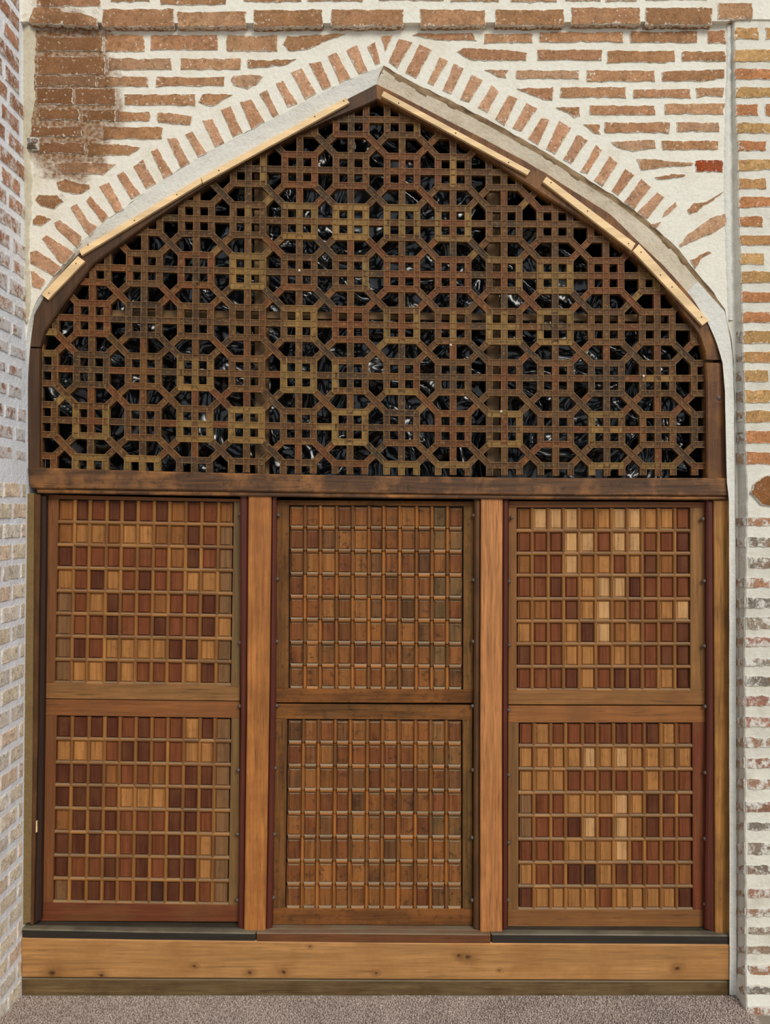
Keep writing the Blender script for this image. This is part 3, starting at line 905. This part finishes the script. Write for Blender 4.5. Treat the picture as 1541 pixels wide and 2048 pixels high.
def bar_mesh(name, prof, mat, cut=0.0, edge=None):
    """Unit bar along x; prof = [(z, y)] across the face, cut = end slope."""
    n = len(prof)
    v = [(-.5+cut*(1-min(1, y*1.4)), y, z) for z, y in prof]+[(.5-cut*(1-min(1, y*1.4)), y, z) for z, y in prof]
    f = [(i, n+i, n+i+1, i+1) for i in range(n-1)]
    f += [tuple(range(n)), tuple(reversed(range(n, 2*n)))]
    return unit_mesh(name, v, f, mat, (edge+edge) if edge else None)
ROUND = [(-.5, 1), (-.5, .45), (-.36, .15), (-.15, 0), (.15, 0), (.36, .15), (.5, .45), (.5, 1)]
U_TILE = tile_mesh('tile', M['tile'])
U_TILE_OLD = tile_mesh('tile_old', M['tile_old'])
U_MX = bar_mesh('muntin_level', ROUND, M['muntin_x'], 0.02)
U_MX_OLD = bar_mesh('muntin_level_old', ROUND, M['muntin_old'], 0.08)
U_MZ = bar_mesh('muntin_upright', ROUND, M['muntin_z'], 0.02)

def put(me, name, parent, c, xdir, sx, sy, sz, color, ydir=Vector((0, 1, 0))):
    """Copy a unit piece: centre c (front plane), length direction xdir in the wall plane."""
    o = bpy.data.objects.new(name, me)
    col.objects.link(o)
    ang = math.atan2(-xdir.z, xdir.x)
    o.rotation_euler = (0, ang, 0)
    o.scale = (sx, sy, sz)
    o.parent = parent
    o.location = c-PLOC[parent.name]
    o.color = color
    return o

CODE = {'D': lin(88, 47, 30), 'R': lin(114, 62, 36), 'B': lin(136, 86, 45), 'H': lin(164, 112, 62), 'L': lin(192, 146, 96), 'G': lin(122, 88, 57), 'X': lin(62, 33, 26)}
YS = 0.056      # front plane of the sash stiles
def bil(q, u, v):
    a = (q[0][0]*(1-u)+q[1][0]*u, q[0][1]*(1-u)+q[1][1]*u)
    b = (q[3][0]*(1-u)+q[2][0]*u, q[3][1]*(1-u)+q[2][1]*u)
    return (a[0]*(1-v)+b[0]*v, a[1]*(1-v)+b[1]*v)
def sash(label, O, G, rows, old=False, tones=None):
    """O = outline corners TL TR BR BL, G = tiled field corners, rows = tile colour codes."""
    s = thing('window_sash', label, 'window sash', P((O[2][0]+O[3][0])/2, (O[2][1]+O[3][1])/2, YS), 'tiled window sashes')
    yb = YS+0.040
    t1, t2, t3, t4 = tones
    # rails run full width, stiles between them
    lt, rt = (O[0][0]+(O[3][0]-O[0][0])*0.1, G[0][1]), (O[1][0]+(O[2][0]-O[1][0])*0.1, G[1][1])
    lb, rb = (O[3][0]+(O[0][0]-O[3][0])*0.1, G[3][1]), (O[2][0]+(O[1][0]-O[2][0])*0.1, G[2][1])
    rx, sz_ = (M['old_rail_x'], M['old_stile_z']) if old else (M['rail_x'], M['stile_z'])
    slab('rail', [O[0], O[1], rt, G[1], G[0], lt], YS, yb, rx, s, 0.0015, t1)
    slab('rail', [O[3], lb, G[3], G[2], rb, O[2]], YS, yb, rx, s, 0.0015, t2)
    slab('stile', [lt, G[0], G[3], lb], YS+0.0006, yb, sz_, s, 0.0015, t3)
    slab('stile', [G[1], rt, rb, G[2]], YS+0.0006, yb, sz_, s, 0.0015, t4)
    slab('backing_panel', [bil(G, -0.02, -0.02), bil(G, 1.02, -0.02), bil(G, 1.02, 1.02), bil(G, -0.02, 1.02)], YS+0.020, yb, M['gap_dark'], s, 0.001)
    nc, nr = 11, 8
    # slightly uneven joint lines, as in hand work
    us = [i/nc+(0 if i in (0, nc) else random.uniform(-.004, .004)) for i in range(nc+1)]
    vs = [j/nr+(0 if j in (0, nr) else random.uniform(-.003, .003)) for j in range(nr+1)]
    mw = 9.5*S      # muntin width
    W = lambda u, v, y: P(*bil(G, u, v), y)
    for j in range(nr):
        for i in range(nc):
            a, b = W(us[i], (vs[j]+vs[j+1])/2, YS+0.007), W(us[i+1], (vs[j]+vs[j+1])/2, YS+0.007)
            c_, d_ = W((us[i]+us[i+1])/2, vs[j], YS+0.007), W((us[i]+us[i+1])/2, vs[j+1], YS+0.007)
            w, h = (b-a).length, (d_-c_).length
            code = rows[j][i] if rows else None
            if code:
                t = CODE[code]
                k_ = random.uniform(0.92, 1.08)
            else:
                t = random.choice([lin(136, 86, 46), lin(124, 76, 42), lin(120, 70, 40), lin(148, 96, 50), lin(112, 74, 44)])
                k_ = random.uniform(0.72, 1.02)
                if i > 8 and random.random() < 0.5:
                    t = lin(118, 88, 54)
            cc = a.lerp(b, 0.5)
            put(U_TILE_OLD if old else U_TILE, 'tile', s, cc+Vector((random.uniform(-.0006, .0006), random.uniform(0, .0012), random.uniform(-.0006, .0006))), (b-a).normalized(),
                w-mw*0.62, 0.012, h-mw*0.62, (t[0]*k_, t[1]*k_, t[2]*k_, 1))
    def mt():
        j_ = random.uniform(0.78, 1.14)
        t = random.choice([lin(140, 92, 44), lin(152, 102, 50), lin(130, 84, 42)]) if not old else random.choice([lin(144, 92, 44), lin(160, 100, 46), lin(124, 82, 44)])
        k_ = j_
        return (t[0]*k_, t[1]*k_, t[2]*k_, 1)
    ym = YS+0.001
    for i in range(1, nc):
        for j in range(nr):
            g_ = 0.0 if old else 0.001
            a, b = W(us[i], vs[j]+g_, ym+0.0008), W(us[i], vs[j+1]-g_, ym+0.0008)
            put(U_MZ, 'upright_muntin', s, a.lerp(b, .5), (b-a).normalized(), (b-a).length, 0.014, mw*(0.66 if old else 0.8), mt())
    for j in range(1, nr+1):
        for i in range(nc):
            g_ = 0.008 if old else -0.0015
            a, b = W(us[i]+g_, vs[j], ym), W(us[i+1]-g_, vs[j], ym)
            put(U_MX_OLD if old else U_MX, 'level_muntin', s, a.lerp(b, .5), (b-a).normalized(), (b-a).length, 0.014, mw*(0.95 if old else 0.8), mt())
    return s
S1U = ["BDRDDRDBRRB", "BHHBHHBBDRG", "DRRRRRRBDRG", "HRDHRDRRHHG", "GRHDRRBRRDG", "GRRDRRDRRDH", "GDRHHHHDDHG", "GHHDHRRRHDG"]
S1L = ["DDDDRDRRHDG", "HHHRDDRRHHG", "DDDBRRBRDDG", "DDDRHHHDDDG", "BDDDRRRDDRG", "DDDRRDRDRHG", "DRRDRDRDDHG", "GDDDRDXDDRG"]
S3U = ["BLLLBHLLHHR", "RRRLLRLLRRD", "BRRLBHRHDBD", "RRDRHLLDRRR", "BBRDHLBRRHL", "HRRHDLBHRRD", "DRRHHRHBRDD", "RRRDHRDDRHD"]
S3L = ["RHRRRRDRDHR", "HHHHLHLHHHH", "HHHRRRRRHRR", "GRRHHBLHDDR", "GRRDLRLBDRR", "RRRHHHLRRRR", "HRRDXHDRRRB", "DHHHHRHHHHD"]
ra, rb_, rc, rd = lin(132, 82, 42), lin(142, 92, 46), lin(122, 72, 38), lin(112, 84, 48)
sash('upper sash of red and honey wood tiles in the left bay', [(90, 989), (484, 998), (480, 1402), (88, 1397)], [(117, 998), (468, 1004), (462, 1371), (109, 1366)], S1U, False, (ra, lin(140, 98, 54), lin(126, 78, 42), lin(112, 86, 50)))
sash('lower sash of dark red wood tiles in the left bay above the black sill', [(88, 1398.5), (480, 1403.5), (478, 1844), (78, 1842)], [(113, 1431), (463, 1436), (457, 1810), (106, 1805)], S1L, False, (lin(138, 84, 42), lin(112, 58, 32), rc, lin(124, 92, 52)))
old_t = (lin(108, 72, 38), lin(112, 70, 36), lin(104, 68, 36), lin(106, 76, 40))
sash('upper weathered brown sash in the middle bay with dusty muntins', [(552, 1000), (949, 1003), (947, 1406), (551, 1405)], [(578, 1010), (928, 1012.5), (927, 1379.5), (577, 1377)], None, True, old_t)
sash('lower weathered brown sash in the middle bay above the brown sill', [(551, 1408), (946, 1411), (946, 1851), (546, 1849)], [(574.5, 1438), (926, 1440), (926, 1818), (570, 1817)], None, True, old_t)
sash('upper sash in the right bay with many pale honey wood tiles', [(1018, 1002), (1412, 1004), (1411, 1410), (1017, 1409)], [(1034, 1015), (1381.5, 1015), (1382, 1381), (1034, 1381)], S3U, False, (lin(130, 80, 40), lin(142, 96, 50), lin(138, 90, 44), lin(136, 94, 50)))
sash('lower sash in the right bay with a reddish right hand stile', [(1017, 1411.5), (1411, 1412.5), (1413, 1854), (1016, 1853)], [(1038, 1445.5), (1386, 1445.5), (1387, 1820), (1037.5, 1820)], S3L, False, (lin(146, 92, 46), lin(134, 88, 46), lin(122, 84, 44), lin(118, 58, 32)))

# ------------------------------------------------------------------ lattice screen in the arch
lat = thing('lattice_screen', 'dark wooden lattice screen of squares and crosses filling the pointed arch', 'lattice screen', P(755, 945, 0.06))
def band(o_, i_, y0, y1, n):
    """Cut curves between rows y0..y1 and pair them."""
    return None
def arch_piece(name, outer, inner, mat):
    n = len(outer)
    verts, faces = [], []
    for k in range(n):
        (ox, oy), (ix, iy) = outer[k], inner[k]
        v = [P(ox, oy, YA+0.006), P(ox+(ix-ox)*0.12, oy+(iy-oy)*0.12, YA), P(ox+(ix-ox)*0.9, oy+(iy-oy)*0.9, YA+0.001), P(ix, iy, YA+0.006)]
        bo, bi = v[0].copy(), v[3].copy()
        bo.y = bi.y = YA+0.05
        verts += [tuple(p) for p in [bo]+v+[bi]]
    for k in range(n-1):
        for j in range(5):
            a = k*6+j
            faces.append((a, a+1, a+7, a+6))
    faces += [(0, 1, 2, 3, 4, 5), tuple(reversed(range((n-1)*6, n*6)))]
    return mesh_obj(name, verts, faces, mat, lat)
def cut(c, y0, y1):
    r = resample(c, 3)
    return [p for p in r if y0 <= p[1] <= y1]
for O_, I_, yj, mt_, sgn in ((OUT_L, IN_L, 695, M['arch_wood'], -1), (OUT_R, IN_R, 722, M['arch_wood_r'], 1)):
    upper_o, upper_i = [p for p in resample(O_, 3) if p[1] <= yj], [p for p in resample(I_, 3) if p[1] <= yj]
    arch_piece('arch_rib', at_arc(upper_o, 60), at_arc(upper_i, 60), mt_)
    lo_o, lo_i = [p for p in resample(O_, 3) if p[1] > yj+1], [p for p in resample(I_, 3) if p[1] > yj+1]
    arch_piece('side_stile', at_arc(lo_o, 12), at_arc(lo_i, 12), mt_)

GROOVE = [(-.5, 1), (-.5, .10), (-.46, 0), (-.36, 0), (-.30, .12), (.30, .12), (.36, 0), (.46, 0), (.5, .10), (.5, 1)]
GE = [0, .7, 1, 1, .1, .1, 1, 1, .7, 0]
U_LX = bar_mesh('lattice_level', GROOVE, M['lattice_x'], 0, GE)
U_LZ = bar_mesh('lattice_upright', GROOVE, M['lattice'], 0, GE)
mid = [((a[0]+b[0])/2, (a[1]+b[1])/2) for a, b in zip(at_arc(IN_L, 80), at_arc(OUT_L, 80))]
midr = [((a[0]+b[0])/2, (a[1]+b[1])/2) for a, b in zip(at_arc(IN_R, 80), at_arc(OUT_R, 80))]
CLIP = mid[::-1]+midr[1:]+[(1425, 953), (755, 951), (68, 940)]
def inside(p):
    x, y = p
    c = False
    n = len(CLIP)
    for i in range(n):
        (x0, y0), (x1, y1) = CLIP[i], CLIP[(i+1) % n]
        if (y0 > y) != (y1 > y) and x < (x1-x0)*(y-y0)/(y1-y0)+x0:
            c = not c
    return c
def clip(a, b):
    n = 30
    ok = [inside((a[0]+(b[0]-a[0])*k/n, a[1]+(b[1]-a[1])*k/n)) for k in range(n+1)]
    best, cur, st = (0, 0), 0, 0
    k = 0
    while k <= n:
        if ok[k]:
            s_ = k
            while k <= n and ok[k]:
                k += 1
            if k-1-s_ > best[1]-best[0]:
                best = (s_, k-1)
        k += 1
    if best[1]-best[0] < 3:
        return None
    f_ = lambda t: (a[0]+(b[0]-a[0])*t/n, a[1]+(b[1]-a[1])*t/n)
    return f_(best[0]), f_(best[1])
YL = 0.034
BW = 14.0*S
TL_ = {'brown': [lin(96, 66, 40), lin(88, 60, 36), lin(104, 68, 38)], 'gold': [lin(138, 108, 60), lin(126, 98, 54), lin(142, 108, 58)],
       'red': [lin(108, 62, 36), lin(112, 66, 36)], 'dark': [lin(68, 52, 38), lin(74, 54, 38)]}
def lcol(kind):
    t = random.choice(TL_[kind])
    k_ = random.uniform(0.88, 1.1)
    return (t[0]*k_, t[1]*k_, t[2]*k_, 1)
def lbar(name, a, b, dy, kind, w=BW):
    if kind == 'gold' and random.random() < 0.25:
        kind = 'brown'
    elif kind == 'brown' and random.random() < 0.15:
        kind = random.choice(['gold', 'red', 'dark'])
    c = clip(a, b)
    if not c:
        return
    p, q = P(*c[0], YL+dy), P(*c[1], YL+dy)
    d = q-p
    me = U_LX if abs(d.x) > abs(d.z)*1.5 else U_LZ
    put(me, name, lat, p.lerp(q, .5), d.normalized(), d.length, 0.020, w, lcol(kind))
def LP(i, j, dx=0.0, dy=0.0):
    x = 183+103.0*i+3*math.sin(PI*max(0, min(11, i))/11)
    y = 751.6+102.7*j
    x += dx
    y += dy
    return (x-0.012*(y-700)*(1-i/7.0), y+bow(x))
def kind_of(i, j, spread):
    r = random.random()
    cx_ = LP(i, j)[0]
    pg = 0.42 if 450 < cx_ < 1150 else 0.28
    if r < pg: return 'gold'
    if r < pg+0.16: return 'red'
    if r < pg+0.70: return 'brown'
    return 'dark'
H = 30.0
for j in range(-6, 3):
    for i in range(-2, 14):
        rk = kind_of(i, j, 0)
        if not any(inside(LP(i, j, a, b)) for a in (-H, 0, H) for b in (-H, 0, H)):
            continue
        # square round the crossing
        lbar('level_square_bar', LP(i, j, -H-3.5, -H), LP(i, j, H+3.5, -H), 0.0006, rk)
        lbar('level_square_bar', LP(i, j, -H-3.5, H), LP(i, j, H+3.5, H), 0.0006, rk)
        lbar('upright_square_bar', LP(i, j, -H, -H-3.5), LP(i, j, -H, H+3.5), 0.0009, rk)
        lbar('upright_square_bar', LP(i, j, H, -H-3.5), LP(i, j, H, H+3.5), 0.0009, rk)
        # main bars in jointed lengths
        ck = rk if random.random() < 0.6 else random.choice(['brown', 'red', 'dark'])
        lbar('level_bar', LP(i, j, -H, 0), LP(i, j, H, 0), 0.0003, ck)
        lbar('upright_bar', LP(i, j, 0, -H), LP(i, j, 0, H), 0.0, ck)
        lbar('level_bar', LP(i, j, H, 0), LP(i, j, 103-H, 0), 0.0012, random.choice(['brown', 'brown', 'red', 'dark']))
        lbar('upright_bar', LP(i, j, 0, H), LP(i, j, 0, 102.7-H), 0.0012, random.choice(['brown', 'brown', 'red', 'dark']))
for j in range(-6, 3):
    for i in range(-2, 13):
        k1 = random.choice(['brown', 'brown', 'dark', 'red'])
        k2 = random.choice(['brown', 'brown', 'brown', 'red'])
        c1, c2 = LP(i, j, H, H), LP(i+1, j+1, -H, -H)
        lbar('diagonal_bar', c1, c2, 0.0015, k1, BW*0.98)
        d1, d2 = LP(i+1, j, -H, H), LP(i, j+1, H, -H)
        m_ = ((d1[0]+d2[0])/2, (d1[1]+d2[1])/2)
        lbar('short_diagonal_bar', d1, (m_[0]+4, m_[1]-4), 0.0020, k2, BW*0.95)
        lbar('short_diagonal_bar', (m_[0]-4, m_[1]+4), d2, 0.0020, k2, BW*0.95)
for x, y in ((599, 541), (902, 690), (1003, 823), (1288, 752)):
    blob('nail', P(x, y, YL+0.001), 0.005, M['white_nail'], lat)
blob('nail', P(1439, 796, YA+0.001), 0.010, M['iron'], lat, sy=0.5)

# battens behind the lattice
back = thing('backing_frame', 'rough pine battens behind the lattice screen, two upright and one level', 'backing frame', P(755, 945, 0.125))
YB = 0.092
slab('upright_batten', [(508, 330), (536, 312), (538, 950), (510, 950)], YB, YB+0.03, M['pine_raw'], back, 0.003, None)
slab('upright_batten', [(974, 330), (1000, 345), (999, 953), (974, 953)], YB, YB+0.03, M['pine_raw'], back, 0.003)
slab('level_batten', [(200, 619), (755, 624), (1330, 629), (1330, 643), (755, 639), (200, 634)], YB-0.012, YB, M['batten_x'], back, 0.002)

# crumpled black plastic sheet
nx_, ny_ = 240, 150
a0, a1 = P(50, 140, 0.18), P(1460, 975, 0.18)
verts, faces = [], []
for j in range(ny_+1):
    for i in range(nx_+1):
        x = a0.x+(a1.x-a0.x)*i/nx_
        z = a0.z+(a1.z-a0.z)*j/ny_
        q = Vector((x, z, 0))
        w = mnoise.noise_vector(q*3)*0.12
        q2 = q+w
        rd = 1-abs(mnoise.noise(q2*5.0+Vector((3, 1, 2))))*2
        rd2 = 1-abs(mnoise.noise(Vector((q2.x*13+q2.y*6, q2.y*11-q2.x*5, 7))))*2
        rd3 = 1-abs(mnoise.noise(Vector((q2.x*30-q2.y*12, q2.y*26+q2.x*10, 1))))*2
        y = 0.180-0.030*rd*rd-0.009*rd2*abs(rd2)-0.0012*rd3
        y = max(y, 0.132)
        verts.append((x, y, z))
for j in range(ny_):
    for i in range(nx_):
        a = j*(nx_+1)+i
        faces.append((a+nx_+1, a+nx_+2, a+1, a))
tag(mesh_obj('plastic_sheet', verts, faces, M['plastic'], smooth=True), 'crumpled glossy black plastic sheet hung behind the lattice screen', 'plastic sheet')

# ------------------------------------------------------------------ pale laths nailed to the arch
LATHS = [
 ([(155.5, 512), (169.8, 522.7), (95.8, 599.5), (82.8, 589)], 'short pale pine lath at the lower left foot of the arch', [(152, 527), (98, 586)]),
 ([(158, 500), (401, 354.5), (404, 366), (163, 511)], 'pale pine lath on the left arch slope, next above the short one', [(176, 490), (269, 441), (354, 389)]),
 ([(402, 354), (692, 195), (699.5, 205), (405.5, 366)], 'pale pine lath along the upper left arch slope up to the apex', [(438, 341), (630, 233), (688, 202)]),
 ([(768, 182), (1061.5, 341), (1055.5, 350), (763, 192)], 'pale pine lath on the upper right arch slope beside the apex', [(798, 206), (912, 266), (1018, 325)]),
 ([(1094, 353), (1272, 487), (1264, 501), (1086, 363.5)], 'pale pine lath in the middle of the right arch slope', [(1103, 365), (1176, 422), (1258, 487)]),
 ([(1279, 488), (1419, 641), (1406, 651), (1266.5, 502)], 'wide pale pine lath at the lower right foot of the arch', [(1283, 504), (1322, 550), (1345, 574), (1404, 634)])]
for poly, lab, nails in LATHS:
    yl = YA-0.013
    cx_, cy_ = sum(p[0] for p in poly)/4, sum(p[1] for p in poly)/4
    t = thing('wooden_lath', lab, 'lath', P(cx_, cy_, yl), 'pale laths nailed along the arch')
    slab('strip', poly, yl, YA, M['lath'], t, 0.0012)
    for x, y in nails:
        blob('nail', P(x, y, yl), 0.0030, M['iron'], t, sy=0.5, seg=6, rings=2)

# ------------------------------------------------------------------ carpet
tl, tr = P(36, 1996, -0.018), P(1480, 2000, -0.018)
cz = -0.012
cp = thing('carpet', 'mauve grey looped pile carpet laid on the floor before the window', 'carpet', (0, -0.3, cz))
x0, x1 = WL(1990, -0.1).x-0.01, P(1490, 1990, -0.04).x
b_v = [(x0, -1.2, cz), (x1, -1.2, cz), (x1, -0.018, cz), (x0, -0.018, cz), (x0, -1.2, cz+0.006), (x1, -1.2, cz+0.006), (x1, -0.018, cz+0.006), (x0, -0.018, cz+0.006)]
mesh_obj('backing', b_v, [(4, 5, 6, 7), (0, 1, 5, 4), (1, 2, 6, 5), (2, 3, 7, 6), (3, 0, 4, 7)], M['carpet'], cp)
verts, faces = [], []
rs = random.Random(3)
step = 0.0058
y = -0.020
while y > -0.42:
    x = x0+0.003
    while x < x1-0.003:
        if not (y < -0.062 and x > x1-0.02):
            jx, jy = x+rs.uniform(-.002, .002), y+rs.uniform(-.002, .002)
            h = 0.006+rs.uniform(0.004, 0.009)+0.003*mnoise.noise(Vector((x*6, y*9, 0)))
            r_ = rs.uniform(0.0026, 0.0038)
            a_ = rs.uniform(0, 2)
            b0 = len(verts)
            for k in range(4):
                verts.append((jx+r_*math.cos(a_+k*PI/2), jy+r_*math.sin(a_+k*PI/2), cz+0.005))
            for k in range(4):
                verts.append((jx+r_*0.8*math.cos(a_+k*PI/2), jy+r_*0.8*math.sin(a_+k*PI/2), cz+h*0.8))
            verts.append((jx+rs.uniform(-.001, .001), jy+rs.uniform(-.001, .001), cz+h))
            for k in range(4):
                m_ = (k+1) % 4
                faces.append((b0+k, b0+m_, b0+4+m_, b0+4+k))
                faces.append((b0+4+k, b0+4+m_, b0+8))
        x += step
    y -= step
pile = mesh_obj('pile', verts, faces, M['carpet'], cp)
pile['kind'] = 'stuff'
